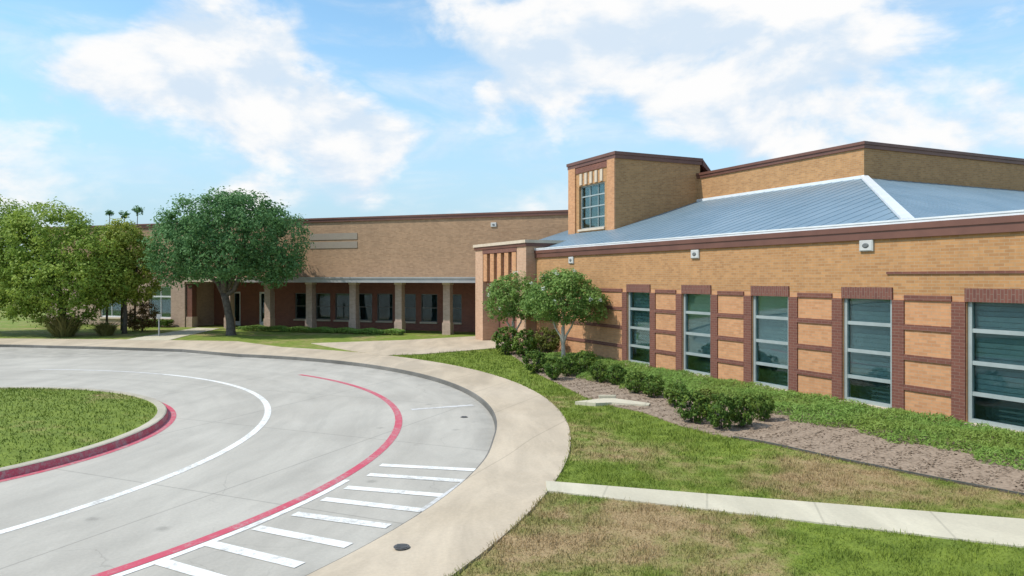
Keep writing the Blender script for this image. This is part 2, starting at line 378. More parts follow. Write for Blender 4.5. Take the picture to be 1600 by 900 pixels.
def strip(name, m, A, B, off=.02, zf=zland, nx=1, parent=None, za=None, zb=None, thick=0.):
    """ruled sheet between two polylines A and B (same length), draped on the land; thick gives it side faces"""
    A = np.array(A, float); B = np.array(B, float); n = len(A); mb = MB(); rows = []
    for j in range(nx + 1):
        t_ = j / nx; P = A + (B - A) * t_
        z = zf(P) + off if za is None else (np.array(za) + (np.array(zb) - np.array(za)) * t_)
        rows.append(np.c_[P, z])
    V = np.vstack(rows); F = []
    for j in range(nx):
        for i in range(n - 1):
            a = j * n + i; F.append((a, a + n, a + n + 1, a + 1))
    mb.add(V.tolist(), F)
    if thick:
        ring = list(range(n)) + [j * n + n - 1 for j in range(1, nx + 1)] + [nx * n + i for i in range(n - 2, -1, -1)] + [j * n for j in range(nx - 1, 0, -1)]
        b0 = len(mb.v); W = V[ring].copy(); W[:, 2] -= thick; mb.v += [tuple(p) for p in W.tolist()]; L = len(ring)
        mb.f += [(ring[i], ring[(i + 1) % L], b0 + (i + 1) % L, b0 + i) for i in range(L)]
    return mb.build(name, m, parent)
def seg(a, b, n):
    a = np.array(a, float); b = np.array(b, float); return a + (b - a) * np.linspace(0, 1, n)[:, None]
def resample(P, n):
    P = np.array(P, float); d = np.r_[0, np.cumsum(np.linalg.norm(np.diff(P, axis=0), axis=1))]; t_ = np.linspace(0, d[-1], n)
    return np.c_[np.interp(t_, d, P[:, 0]), np.interp(t_, d, P[:, 1])]

# road: one concrete sheet
mb = MB(); rp = [tuple(p) for p in (inner + (outer - inner) * .06)] + [(-90., -30.), (-8., -30.)]
mb.add([(x, y, 0.) for x, y in rp], [tuple(range(len(rp)))])
road = mb.build('road', 'road'); tag(road, kind='structure')
# sidewalk round the drive, its kerb as a separate ring
k_in = inner; kd = (outer - inner); kd = kd / np.linalg.norm(kd, axis=1)[:, None]; k_out = inner + kd * .035
zout = zland(outer) + .014
side = strip('sidewalk', 'walk', k_out, outer, nx=3, za=zin + .002, zb=zout, thick=.14); tag(side, kind='structure')
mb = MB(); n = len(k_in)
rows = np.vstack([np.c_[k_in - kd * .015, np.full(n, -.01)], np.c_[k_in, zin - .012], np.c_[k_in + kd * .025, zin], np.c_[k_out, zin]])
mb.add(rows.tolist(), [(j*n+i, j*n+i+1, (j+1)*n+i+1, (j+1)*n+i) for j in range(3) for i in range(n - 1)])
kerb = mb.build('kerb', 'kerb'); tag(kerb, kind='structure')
# walk leading to the entrance
wa = resample([(-9.2, 36.6), (-4.5, 38.2), (-1.1, 40.3), (1.2, 41.2)], 14); wb = resample([(-4.9, 31.2), (-3.2, 31.7), (-2.1, 32.3), (.15, 33.6), (1.3, 35.5)], 14)
tag(strip('entrance_walk', 'walk', wa, wb, off=.022, nx=6, thick=.06), kind='structure')
tag(strip('side_door_path', 'path', seg((-19.3, 38.2), (-19.2, 47.3), 12), seg((-16.9, 38.0), (-17.5, 46.6), 12), off=.02, nx=2, thick=.05), kind='structure')
pA = seg((.80, 11.86), (11.5, 8.70), 24); pB = seg((.78, 11.32), (11.3, 6.9), 24)
tag(strip('garden_path', 'path', pA, pB, off=.022, nx=2, thick=.05), kind='structure')
# drive going off at the far left edge
# painted markings lie on the road as its parts
def arc(c, r, a0, a1, n=60):
    a = np.radians(np.linspace(a0, a1, n)); return np.c_[c[0] + r * np.cos(a), c[1] + r * np.sin(a)]
def marking(name, m, c, r, wd, a0, a1, z=.004):
    A = arc(c, r - wd / 2, a0, a1); B = arc(c, r + wd / 2, a0, a1); n = len(A)
    return strip(name, m, A, B, za=np.full(n, z), zb=np.full(n, z), parent=road)
marking('lane_line', 'white_paint', (-17.47, 15.34), 12.15, .16, -70, 62)
marking('faded_lane_line', 'faded_paint', (-17.47, 15.34), 12.15, .14, 62, 88)
marking('fire_lane_line', 'red_paint', (-15.41, 15.87), 13.2, .17, -75, 50)
marking('edge_line', 'white_paint', (-15.41, 15.87), 13.36, .11, -75, -15, .0055)
marking('island_fire_line', 'red_paint', (-14.16, 15.6), 6.69, .17, -100, 50)
ST = [((-2.1, 13.39), (-0.28, 13.03)), ((-2.21, 12.74), (-0.5, 12.33)), ((-2.44, 11.96), (-0.78, 11.5)), ((-2.66, 11.33), (-1.08, 10.77)), ((-2.91, 10.62), (-1.47, 10.08)),
      ((-3.27, 10.03), (-1.87, 9.35)), ((-3.65, 9.42), (-2.32, 8.71)), ((-4.03, 8.83), (-2.7, 8.08)), ((-4.5, 8.25), (-3.15, 7.5))]
def bar_mark(name, m, a, b, wd, z):
    a = np.array(a); b = np.array(b); d = (b - a) / np.linalg.norm(b - a); nn = np.array([-d[1], d[0]]) * wd / 2
    A = seg(a + nn, b + nn, 6); B = seg(a - nn, b - nn, 6); return strip(name, m, A, B, za=np.full(6, z), zb=np.full(6, z), parent=road)
for i, (a, b) in enumerate(ST): bar_mark('crosswalk_stripe', 'white_paint', a, b, .19, .007)
bar_mark('faded_stripe', 'faded_paint', (-2.2, 19.07), (-.62, 19.75), .18, .004)
bar_mark('stripe_end_line', 'faded_paint', (-.24, 13.06), (-1.1, 10.72), .10, .0085)

# planted island with its kerb
ic = (-14.16, 15.6); n = 72
I0 = arc(ic, 6.58, 0, 360, n + 1); mb = MB()
rows = [np.c_[arc(ic, r, 0, 360, n + 1), np.full(n + 1, z)] for r, z in ((6.6, -.02), (6.56, .13), (6.53, .145), (6.36, .145), (6.34, .10))]
mb.add(np.vstack(rows).tolist(), [(j*(n+1)+i, j*(n+1)+i+1, (j+1)*(n+1)+i+1, (j+1)*(n+1)+i) for j in range(1, 4) for i in range(n)])
ik = mb.build('island_kerb', 'kerb_top'); tag(ik, kind='structure')
mb = MB(); n2 = 48
fa = [np.c_[arc(ic, r, -110, 60, n2), np.full(n2, z)] for r, z in ((6.605, -.01), (6.566, .128))]
mb.add(np.vstack(fa).tolist(), [(i, i + 1, n2 + i + 1, n2 + i) for i in range(n2 - 1)]); mb.build('kerb_paint', 'red_paint', ik)
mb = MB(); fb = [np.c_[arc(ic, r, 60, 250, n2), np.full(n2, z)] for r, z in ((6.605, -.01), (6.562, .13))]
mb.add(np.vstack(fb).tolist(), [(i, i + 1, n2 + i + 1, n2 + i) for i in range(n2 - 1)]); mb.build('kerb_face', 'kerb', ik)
mb = MB(); rr_ = [0.01, 1.5, 3, 4.5, 5.6, 6.36]
rows = [np.c_[arc(ic, r, 0, 360, n + 1), np.full(n + 1, .12 + .30 * (1 - (r / 6.36) ** 2))] for r in rr_]
mb.add(np.vstack(rows).tolist(), [(j*(n+1)+i, (j+1)*(n+1)+i, (j+1)*(n+1)+i+1, j*(n+1)+i+1) for j in range(len(rr_) - 1) for i in range(n)])
tag(mb.build('island_lawn', 'grass', smooth=True), kind='structure')

# planting bed beside the wing
LOW = [(.3, 33.2), (.85, 29.3), (1.4, 25.0), (1.95, 22.6), (2.45, 20.2), (2.9, 18.9), (3.6, 17.9), (4.0, 16.5), (4.55, 15.35), (5.3, 14.6), (6.1, 13.3), (7.1, 12.0), (9.5, 9.3), (11.5, 7.0)]
lowp = resample(LOW, 60)
wallp = np.array([O_W + UU * u_ + VV * .1 for u_ in np.linspace(16.9, -9, 60)])
bed = strip('planting_bed', 'mulch', wallp, lowp, off=.025, nx=14, thick=.05); tag(bed, kind='structure')
BED_POLY = np.vstack([lowp, wallp[::-1]])
ed = lowp[38:]; nn_ = np.gradient(ed, axis=0); nn_ = np.c_[nn_[:, 1], -nn_[:, 0]] / np.linalg.norm(nn_, axis=1)[:, None]
eg = strip('bed_edge_strip', 'edging', ed, ed + nn_ * -.025, off=.045, thick=.1); tag(eg, 'thin dark strip along the mulch bed by the lawn', 'edging')  # thin dark strip set slightly above the bed's lawn side
# bark chips over the bed
nb = 26000; t1 = rng.integers(0, 59, nb); t2 = rng.random(nb); P = wallp[t1] + (lowp[t1] - wallp[t1]) * t2[:, None] + rng.normal(size=(nb, 2)) * .1
P = P[in_poly(P, BED_POLY)]; V = leaves(np.c_[P, zland(P) + .035], np.tile([0, 0, 1.4], (len(P), 1)), .07, .4, .7)
tag(link('bark_mulch', quad_mesh('bark_mulch', V, 'mulch')), 'brown bark chips spread over the planting bed', 'mulch', kind='stuff')
# pale concrete splash pad at the bed's edge
mb = MB(); zp = float(zland([(3, 19)])[0]) + .03
mb.prism([(2.05, 19.1), (2.55, 18.85), (2.98, 18.95), (3.85, 18.55), (3.95, 18.85), (3.15, 19.62), (2.85, 19.6)], zp - .06, zp + .05)
mb.prism([(2.75, 19.62), (3.2, 19.64), (3.22, 19.74), (2.75, 19.72)], zp - .05, zp + .12)
tag(mb.build('splash_pad', 'path'), 'pale flat concrete splash pad at the edge of the mulch bed', 'concrete pad')
# small iron covers
for loc, r, lab in (((-.78, 18.02, .003), .09, 'small dark round drain cover in the road near the kerb'), ((-1.17, 9.12, .118), .10, 'small dark round utility cover set in the tan sidewalk')):
    mb = MB(); a = [(r * math.cos(k * math.pi / 12), r * math.sin(k * math.pi / 12)) for k in range(24)]
    mb.prism(a, 0, .006); mb.prism([(x * .82, y * .82) for x, y in a], .005, .012)
    for k in range(-2, 3): mb.box(-r * .6, r * .6, k * r * .25 - .008, k * r * .25 + .008, .011, .017)
    o = mb.build('iron_cover', 'iron'); o.location = loc; tag(o, lab, 'cover')
    if loc[1] < 10: o.location.z = .074
# ------------------------------------------------------------------ front wing (school) in its own frame: x along the wall to the right, y into the building
wing = empty('school_wing', (O_W[0], O_W[1], 0), math.atan2(-UU[1], -UU[0]))
tag(wing, 'tan brick school wing with blue metal roof, square tower and tall windows', 'building')
WX0, WX1 = -17.07, 9.0
WINS = [3.09 * k for k in (1, 0, -1, -2, -3)]; HW = .68
Z_SILL, Z_HEAD, Z_WALL = .36, 2.88, 4.33
def cells(mb, xsplit, zsplit, holes, y0, y1):
    for i in range(len(xsplit) - 1):
        for j in range(len(zsplit) - 1):
            cx_ = (xsplit[i] + xsplit[i+1]) / 2; cz = (zsplit[j] + zsplit[j+1]) / 2
            if any(h[0] < cx_ < h[1] and h[2] < cz < h[3] for h in holes): continue
            mb.box(xsplit[i], xsplit[i+1], y0, y1, zsplit[j], zsplit[j+1])
    return mb
box('upper_wall', 'tan', wing, WX0, WX1, 0, .28, 3.04, Z_WALL)
holes = [(x - HW, x + HW, .26, 3.04) for x in WINS]
xsp = sorted([WX0, WX1] + [x + s * HW for x in WINS for s in (-1, 1)])
MBl = MB(); cells(MBl, xsp, [-.3, .26, 3.04], holes, .004, .28); MBl.build('lower_wall', 'orange', wing)
# fascia / parapet coping, gutter
mb = MB(); mb.box(WX0, WX1, -.07, .34, Z_WALL, 4.52); mb.box(WX0, WX1, -.10, .36, 4.52, 4.655); mb.build('parapet_coping', 'coping', wing)
mb = MB(); mb.box(WX0, WX1, -.06, .10, 4.657, 4.745); mb.box(WX0, WX1, -.075, -.045, 4.715, 4.755); mb.build('gutter', 'white_metal', wing)
# rust window surrounds, soldier lintels
def shared(name, meshes, parent, xs_, y=0, z=0):
    out = []
    for x in xs_:
        o = link(name, meshes, parent); o.location = (x, y, z); out.append(o)
    return out
sur = MB().box(-.15, .15, -.03, .006, -.1, 2.9).mesh('window_surround', 'rust')
shared('window_surround', sur, wing, [x + s * (HW + .16) for x in WINS for s in (-1, 1)])
lin = MB().box(-HW - .02, HW + .02, -.035, .006, 2.905, 3.19).mesh('lintel', 'soldier')
shared('lintel', lin, wing, WINS)
bands = []
edges = [WX0] + sorted([x + s * (HW + .312) for x in WINS for s in (-1, 1)]) + [WX1]
for i in range(0, len(edges), 2):
    a, b = edges[i], edges[i+1]
    for z in (.22, .91, 1.60, 2.29, 2.96):
        box('brick_band', 'rust', wing, a + .002, b - .002, -.032, .006, z - .06, z + .06)
box('brick_ledge', 'rust', wing, .55, WX1 - .5, -.035, .001, 3.50, 3.555)
# windows
BARS = [.97, 1.62, 2.30]
def window(parent, x, y, z0, z1, hw, bars, cols, frame_w=.085, depth=.1, sill=True, blind_to=None, glass='glass', fr='frame'):
    mb = MB()
    mb.box(-hw, -hw + frame_w, 0, depth, z0, z1); mb.box(hw - frame_w, hw, 0, depth, z0, z1)
    mb.box(-hw + frame_w, hw - frame_w, 0, depth, z0, z0 + frame_w); mb.box(-hw + frame_w, hw - frame_w, 0, depth, z1 - frame_w, z1)
    zs = [z0 + frame_w] ; zz = []
    for b in bars:
        mb.box(-hw + frame_w, hw - frame_w, .012, depth, b - frame_w * .5, b + frame_w * .5); zz.append((zs[-1], b - frame_w * .5)); zs.append(b + frame_w * .5)
    zz.append((zs[-1], z1 - frame_w))
    wi = 2 * (hw - frame_w); xx = []
    for c in range(cols):
        xa = -hw + frame_w + wi * c / cols + (.02 if c else 0); xb = -hw + frame_w + wi * (c + 1) / cols - (.02 if c < cols - 1 else 0); xx.append((xa, xb))
        if c < cols - 1: mb.box(xb, xb + .04, .02, depth - .01, z0 + frame_w, z1 - frame_w)
    f = mb.build('window', fr, parent); f.location = (x, y, 0)
    for za, zb in zz:
        for xa, xb in xx:
            box('pane', glass, f, xa - .01, xb + .01, depth * .5, depth * .5 + .008, za - .01, zb + .01)
    if sill: box('sill', 'stone', f, -hw - .03, hw + .03, -.19, depth + .05, z0 - .10, z0 - .002)
    if blind_to is not None:
        mb = MB(); nz = int((z1 - blind_to) / .11)
        for k in range(nz):
            zt = z1 - .08 - k * .11; mb.add([(-hw + .06, depth + .05, zt), (hw - .06, depth + .05, zt), (hw - .06, depth + .075, zt - .104), (-hw + .06, depth + .075, zt - .104)], [(0, 1, 2, 3)])
        mb.build('blind', 'blind', f)
    return f
for x, bt in zip(WINS, (1.0, .98, .95, 1.0, .92)):
    window(wing, x, .05, Z_SILL, Z_HEAD + .13, HW, BARS, 1, blind_to=bt)
mb = MB(); mb.box(WX0, WX1, .75, .85, 0, 4.2); mb.box(WX0, WX1, .285, .75, -.1, .1); mb.box(WX0, WX1, .285, .75, 3.3, 3.4); mb.build('interior', 'room', wing)
# far end and back closing walls
mb = MB(); mb.box(WX1 - .25, WX1, .28, 20, 0, Z_WALL); mb.build('end_wall', 'tan', wing)
# metal roof: front slope, hip, side slope
EZ, RZ, RY = 4.70, 7.03, 7.6; HX, BX = 1.0, -6.16
RX0 = -21.2
mb = MB(); mb.add([(RX0, .12, EZ), (HX, .12, EZ), (BX, RY, RZ), (RX0, RY, RZ)], [(0, 1, 2, 3)])
mb.add([(HX, .12, EZ), (HX, 22, EZ), (BX, 22, RZ), (BX, RY, RZ)], [(0, 1, 2, 3)])
mb.add([(RX0, .12, EZ), (RX0, RY, RZ), (RX0, RY, 3.5), (RX0, .12, 3.5)], [(0, 1, 2, 3)])
roof = mb.build('roof', 'roof', wing)
k_front = (RZ - EZ) / (RY - .12); k_side = (RZ - EZ) / (HX - BX)
full = MB().bar((0, .12, EZ), (0, RY, RZ), .02, .01).mesh('seam', 'roof')
for i in range(46):
    x = RX0 + .25 + i * .48
    if x > HX - .1: break
    if -19.25 < x < -15.1: o = link('seam', MB().bar((0, .12, EZ), (0, 3.0, EZ + 2.88 * k_front), .02, .01).mesh('seam', 'roof'), roof)
    elif x > BX:
        yt = .12 + (RY - .12) * (HX - x) / (HX - BX); o = link('seam', MB().bar((0, .12, EZ), (0, yt, EZ + (yt - .12) * k_front), .02, .01).mesh('seam', 'roof'), roof)
    else: o = link('seam', full, roof)
    o.location.x = x
for i in range(34):
    y = .5 + i * .48; xt = BX if y > RY else HX - (HX - BX) * (y - .12) / (RY - .12)
    MB().bar((HX, y, EZ), (xt, y, EZ + (HX - xt) * k_side), .02, .01).build('seam', 'roof', roof)
MB().bar((HX, .12, EZ + .01), (BX, RY, RZ + .01), .26, .07).build('hip_cap', 'white_metal', roof)
mb = MB(); mb.box(-15.16, BX + .05, RY - .06, RY - .002, RZ - .05, RZ + .09); mb.build('wall_flashing', 'white_metal', roof)
MB().box(1.0, WX1 - .25, .34, 21.9, 4.15, 4.25).build('flat_roof', 'grey_metal', wing)
# upper hall block
mb = MB(); mb.box(-24, BX, RY, 24, 5.0, 8.10); mb.build('upper_block_wall', 'tan', wing)
mb = MB(); mb.box(-24, BX + .06, RY - .06, 24.1, 8.10, 8.23); mb.box(-24, BX + .10, RY - .10, 24.1, 8.23, 8.34); mb.build('upper_block_coping', 'coping', wing)
# tower
TX0, TX1, TY0, TY1, TZ = -19.2, -15.16, 3.0, 8.4, 8.76
tw = (-18.28, -16.04, 5.76, 7.84)
mb = MB(); cells(mb, [TX0, tw[0], tw[1], TX1], [4.5, tw[2], tw[3], TZ], [tw], TY0, TY0 + .3)
mb.box(TX0, TX1, TY0 + .3, 7.75, 4.5, TZ)
mb.box(TX0, TX1, 7.75, TY1, 4.5, 8.3); mb.build('tower_wall', 'tan', wing)
mb = MB(); mb.box(TX0 - .07, TX1 + .07, TY0 - .07, 7.80, TZ, 8.92); mb.box(TX0 - .11, TX1 + .11, TY0 - .11, 7.84, 8.92, 9.06)
mb.add([(TX1 + .07, 7.85, 9.05), (TX1 + .07, 8.5, 8.36), (TX1 + .07, 8.5, 8.22), (TX1 + .07, 7.85, 8.74), (TX0, 7.85, 9.05), (TX0, 8.5, 8.36), (TX0, 8.5, 8.22), (TX0, 7.85, 8.74)],
       [(0,1,2,3),(7,6,5,4),(0,4,5,1),(1,5,6,2),(2,6,7,3),(3,7,4,0)]); mb.build('tower_coping', 'coping', wing)
for a, b in ((TX0 - .003, tw[0] - .28), (tw[1] + .28, TX1 + .003)): box('tower_pilaster', 'orange', wing, a, b, TY0 - .07, TY0 - .001, 5.3, TZ - .002)
for i in range(5):
    x = tw[0] + (tw[1] - tw[0]) * (i + .5) / 5
    box('brick_rib', 'stone', wing, x - .10, x + .10, TY0 - .06, TY0 - .001, tw[3] + .04, 8.42)
box('tower_band', 'rust', wing, tw[0] - .27, tw[1] + .27, TY0 - .045, TY0 - .001, 8.47, 8.74)
window(wing, (tw[0] + tw[1]) / 2, TY0 + .12, tw[2], tw[3], (tw[1] - tw[0]) / 2, [6.28, 6.80, 7.32], 3, .06, .1, True)
box('tower_interior', 'dark', wing, tw[0] - .1, tw[1] + .1, TY0 + .301, TY0 + .32, tw[2] - .1, tw[3] + .1)  # dark sheet standing in for the shaded room behind the tower glass
# entrance pavilion at the far end of the wing
PX0, PX1, PY0, PZ = -22.86, -17.07, -.5, 4.85
for a in (PX0, PX1 - .95): box('pavilion_pier', 'peach', wing, a, a + .95, PY0, 1.5, 0, PZ)
mb = MB(); mb.box(PX0 + .95, PX1 - .95, PY0 + .14, 1.5, 3.2, PZ); mb.box(PX0 + .95, PX1 - .95, PY0 + .9, 1.5, 0, 3.2); mb.build('pavilion_wall', 'rust', wing)
for i in range(5):
    x = PX0 + 1.25 + i * (PX1 - PX0 - 2.5) / 4
    box('pavilion_rib', 'orange', wing, x - .22, x + .22, PY0 - .0, PY0 + .138, 3.25, 4.62)
mb = MB(); mb.box(PX0 + .955, PX1 - .955, PY0 - .02, PY0 + .1385, 4.64, PZ - .002); mb.build('pavilion_band', 'soldier', wing)
mb = MB(); mb.box(PX0 - .05, PX1 + .05, PY0 - .05, 1.55, PZ, 5.0); mb.build('pavilion_coping', 'coping', wing)
mb = MB(); mb.box(PX0 - .10, PX1 + .10, PY0 - .10, 1.6, 5.0, 5.14); mb.build('pavilion_cap', 'stone', wing)

# wall lights on the wing
def wall_light(loc, rz, s, lab):
    o = empty('wall_light', loc, rz); tag(o, lab, 'wall light', 'white wall lights under the roof edge')
    mb = MB(); mb.box(-.23*s, .23*s, -.05, -.002, -.17*s, .17*s); mb.add([(-.23*s,-.05,-.17*s),(.23*s,-.05,-.17*s),(.23*s,-.05,.17*s),(-.23*s,-.05,.17*s),(-.19*s,-.085*s,-.14*s),(.19*s,-.085*s,-.14*s),(.19*s,-.085*s,.14*s),(-.19*s,-.085*s,.14*s)],
        [(0,1,5,4),(1,2,6,5),(2,3,7,6),(3,0,4,7),(4,5,6,7)]); mb.build('housing', 'lamp_grey', o)
    mb = MB(); a = [(.115*s*math.cos(k*math.pi/8), .075*s*math.sin(k*math.pi/8)) for k in range(16)]
    mb.add([(x, -.085*s-.002, z) for x, z in a] + [(x*.7, -.085*s-.02, z*.7) for x, z in a], [(i,(i+1)%16,16+(i+1)%16,16+i) for i in range(16)] + [tuple(range(16,32))]); mb.build('lens', 'dark', o)
    return o
def wl(x, z): p = O_W - UU * x; return (p[0], p[1], z)
rzw = wing.rotation_euler.z
for x, z, lab in ((.02, 4.19, 'white square wall light above the nearest of the four full windows'), (-6.2, 4.17, 'white wall light above the second window from the two blossoming trees'), (-13.9, 4.15, 'small white wall light high above the two blossoming trees')):
    wall_light(wl(x, z), rzw, .82, lab)

# ------------------------------------------------------------------ rear hall with arcade, turned 45 degrees
hall = empty('school_hall', (-2.73, 41.8, 0), R(-20.26)); tag(hall, 'long flat-roofed tan brick school hall with a columned arcade behind the drive', 'building')
mb = MB(); mb.box(-31, 9.5, -.32, 16, 3.47, 6.78); mb.build('upper_wall', 'rear', hall)
mb = MB(); mb.box(-31.08, 9.5, -.40, 16.1, 6.78, 6.93); mb.box(-31.12, 9.5, -.44, 16.1, 6.93, 7.03); mb.build('coping', 'coping', hall)
mb = MB(); mb.box(-13.2, 3.0, -1.15, -.325, 3.16, 3.46); mb.box(-13.2, 3.0, -1.20, -.30, 3.40, 3.475); mb.build('canopy_fascia', 'grey_metal', hall)
mb = MB(); mb.box(-18.6, -13.21, -.42, -.325, 3.18, 3.469); mb.build('trim_band', 'stone', hall)
mb = MB(); mb.box(-18.6, 4.0, -.8, 3.3, -.05, .2); fl = mb.build('arcade_floor', 'path', hall)
col_m = MB().box(-.21, .21, -.21, .21, .2, 3.468).mesh('column', 'pink'); colb = MB().box(-.25, .25, -.25, .25, .18, .9).mesh('base', 'pink'); cap_m = MB().box(-.25, .25, -.25, .25, 3.04, 3.158).mesh('cap', 'stone')
for k in range(7):
    o = link('column', col_m, hall); o.location.x = -3.05 * k
    link('base', colb, o); link('cap', cap_m, o)
    if k == 6:
        o.data = MB().box(-.21, .21, -.21, .21, .2, 3.468).mesh('column', 'rust')
# arcade back wall with its windows and doors
hw2 = []
for k in range(0, 4):
    for s in (-.80, .80): hw2.append((-1.52 - 3.05 * k + s, .55, .75, 2.45))
doors = [(-14.25, .62, .2, 2.5), (-17.0, .62, .2, 2.5)]
xs2 = sorted([-18.6, 4.0] + [x + q * w_ for x, w_, _, _ in hw2 + doors for q in (-1, 1)])
mb = MB(); cells(mb, xs2, [-.05, .2, .75, 2.45, 2.5, 3.469], [(x - w_, x + w_, a, b) for x, w_, a, b in hw2 + doors], 2.4, 2.65); mb.build('arcade_wall', 'arcade_shaded', hall)  # wall colour darkened to stand for the arcade's shade
for x, w_, a, b in hw2:
    window(hall, x, 2.46, a, b, w_, [1.6], 1, .05, .09, True, fr='bronze')
for i, (x, w_, a, b) in enumerate(doors):
    d = MB(); d.box(x - w_, x - w_ + .12, 2.45, 2.56, a, b); d.box(x + w_ - .12, x + w_, 2.45, 2.56, a, b); d.box(x - w_ + .12, x + w_ - .12, 2.45, 2.56, b - .12, b); d.box(x - w_ + .12, x + w_ - .12, 2.45, 2.56, a, a + .3)
    d.box(x - .05, x + .05, 2.45, 2.56, a + .3, b - .12); dd = d.build('door', 'white_metal', hall)
    for s in (-1, 1):
        box('pane', 'glass', dd, x + min(s*.05, s*(w_ - .12)), x + max(s*.05, s*(w_ - .12)), 2.50, 2.51, a + .3, b - .12)
        MB().tube([(x + s * .10, 2.43, 1.1), (x + s * .10, 2.43, 1.5)], [.018, .018], 6).build('handle', 'grey_metal', dd)
box('interior', 'dark', hall, -18.6, 4.0, 3.2, 3.25, 0, 3.46)  # dark sheet in place of the dim rooms behind the arcade
# solid lower wall at the far left with wide windows
lw_h = [(-20.7, .95, .75, 2.9), (-25.0, .95, .75, 2.9)]
xs3 = sorted([-31, -18.6] + [x + q * w_ for x, w_, _, _ in lw_h for q in (-1, 1)])
mb = MB(); cells(mb, xs3, [-.05, .75, 2.9, 3.468], [(x - w_, x + w_, a, b) for x, w_, a, b in lw_h], -.30, 0.0); mb.box(-18.85, -18.6, .001, 3.3, -.05, 3.468); mb.build('lower_wall', 'pink', hall)
for x, w_, a, b in lw_h: window(hall, x, -.2, a, b, w_, [2.2], 2, .1, .1, True, fr='white_metal')
box('interior_left', 'dark', hall, -31, -18.9, .8, .85, 0, 3.46)  # dark sheet for the unlit room behind the left windows
# sign on the hall wall: a grey weathered panel
def hall_pt(x, y, z): return tuple(hall.matrix_basis @ Vector((x, y, z)))
HM = Matrix.Translation((-2.73, 41.8, 0)) @ Matrix.Rotation(R(-20.26), 4, 'Z')
sg = empty('wall_sign', HM @ Vector((-7.35, -.32, 5.65)), R(-20.26)); tag(sg, 'two plain grey-tan sign strips high on the rear hall wall', 'sign')
for a_, b_ in ((.06, .45), (-.45, -.06)): box('panel', mat('sign_grey', m_noise((.27, .225, .18), (.295, .25, .195), 2, .7)), sg, -1.65, 1.65, -.03, -.002, a_, b_)
o = wall_light(HM @ Vector((2.9, -.32, 6.35)), R(-20.26), .7, 'pale wall light high on the rear hall wall beside the tower'); del o['group']

# post beside the path at the left
o = empty('path_post', (-18.45, 40.3, .2)); tag(o, 'pale slim post standing on grass beside the side door path', 'post')
MB().tube([(0, 0, -.1), (0, 0, 1.25)], [.04, .04], 10).build('post', 'grey_metal', o); box('plate', 'grey_metal', o, -.10, .10, -.065, -.05, 1.0, 1.25)

# ------------------------------------------------------------------ vegetation
def tree(name, label, base, trunk_pts, trunk_rad, limbs, lobes, nclump, per, crad, size, leaf, bark, group=None, blossoms=0, fill=.35):
    o = empty(name, base); tag(o, label, 'tree', group)
    mb = MB(); mb.tube(trunk_pts, trunk_rad, 10)
    for a, b, ra, rb in limbs:
        pts = limb(mb, a, b, ra, rb)
        for k in range(3):
            i = rng.integers(2, 5); e = np.array(pts[i]) + (np.array(b) - np.array(a)) * .25 + rng.normal(size=3) * .2 * np.linalg.norm(np.array(b) - np.array(a)) * .5
            limb(mb, pts[i], e, ra * .35, .012, n=3, sides=5)
    mb.build('trunk', bark, o, True)
    link('crown', quad_mesh('crown', clumps(lobes, nclump, per, crad, size, fill), leaf), o)
    if blossoms:
        top = [(x, y, z + rz_ * .25, rx * 1.02, ry * 1.02, rz_ * .95) for x, y, z, rx, ry, rz_ in lobes]
        V = clumps(top, blossoms, 26, .13, .07, 0.0); link('blossom', quad_mesh('blossom', V, 'blossom'), o)
    return o
# big round-headed tree in front of the hall
tree('round_tree', 'large round-crowned dark green tree standing in front of the arcade', (-14.9, 41.2, .2),
     [(.1, 0, -.2), (.06, 0, .12), (.0, .05, .8), (-.16, .05, 1.6), (-.32, 0, 2.4)], [.38, .27, .215, .2, .2],
     [((-.3, 0, 2.25), (-2.3, .3, 4.6), .18, .05), ((-.3, 0, 2.25), (2.0, -.4, 4.6), .17, .05), ((-.3, 0, 2.3), (.5, 1.6, 5.6), .16, .05), ((-.3, 0, 2.3), (-.4, -1.5, 5.2), .16, .05), ((-.3, 0, 2.3), (-1.2, -.4, 6.5), .15, .04), ((-.3, 0, 2.3), (1.4, .4, 6.6), .14, .04)],
     [(-2.4, .1, 5.0, 2.0, 2.3, 1.9), (2.3, 0, 5.1, 2.0, 2.3, 2.0), (0, .9, 5.4, 2.6, 2.7, 2.3), (-.9, -1.2, 6.0, 2.2, 2.1, 1.8), (1.3, -1.0, 6.1, 2.1, 2.0, 1.8), (0, -1.7, 4.5, 2.2, 1.6, 1.4), (-3.2, -.3, 4.0, 1.1, 1.5, 1.2), (2.9, -.4, 4.0, 1.1, 1.4, 1.2), (.3, 0, 6.7, 1.8, 1.9, 1.3)],
     1350, 50, .46, .17, 'oak', 'bark', fill=.25)
# trees at the left edge
tree('leafy_tree', 'broad olive green tree with low branches at the left edge', (-24.6, 41.6, .2),
     [(0, 0, -.2), (0, 0, .2), (.1, 0, 1.2), (0, .1, 2.2)], [.35, .25, .2, .17],
     [((0, .1, 2.), (-1.8, 0, 4.4), .13, .04), ((0, .1, 2.), (1.9, .2, 4.2), .13, .04), ((0, .1, 2.), (.2, -1.2, 5.2), .12, .04), ((0, .1, 1.5), (.8, -1.6, 2.6), .08, .03)],
     [(-.6, 0, 5.2, 2.4, 2.4, 2.2), (1.4, .1, 4.4, 2.3, 2.3, 1.9), (-2.2, 0, 4.2, 2.2, 2.3, 2.2), (.4, -1.2, 3.0, 2.8, 1.8, 1.6), (2.6, 0, 3.2, 1.6, 1.7, 1.6), (-2.2, -.6, 2.4, 2.2, 1.7, 1.4), (.6, -1.0, 1.6, 2.2, 1.3, .9)],
     1500, 42, .45, .17, 'olive_leaf', 'bark', fill=.25)
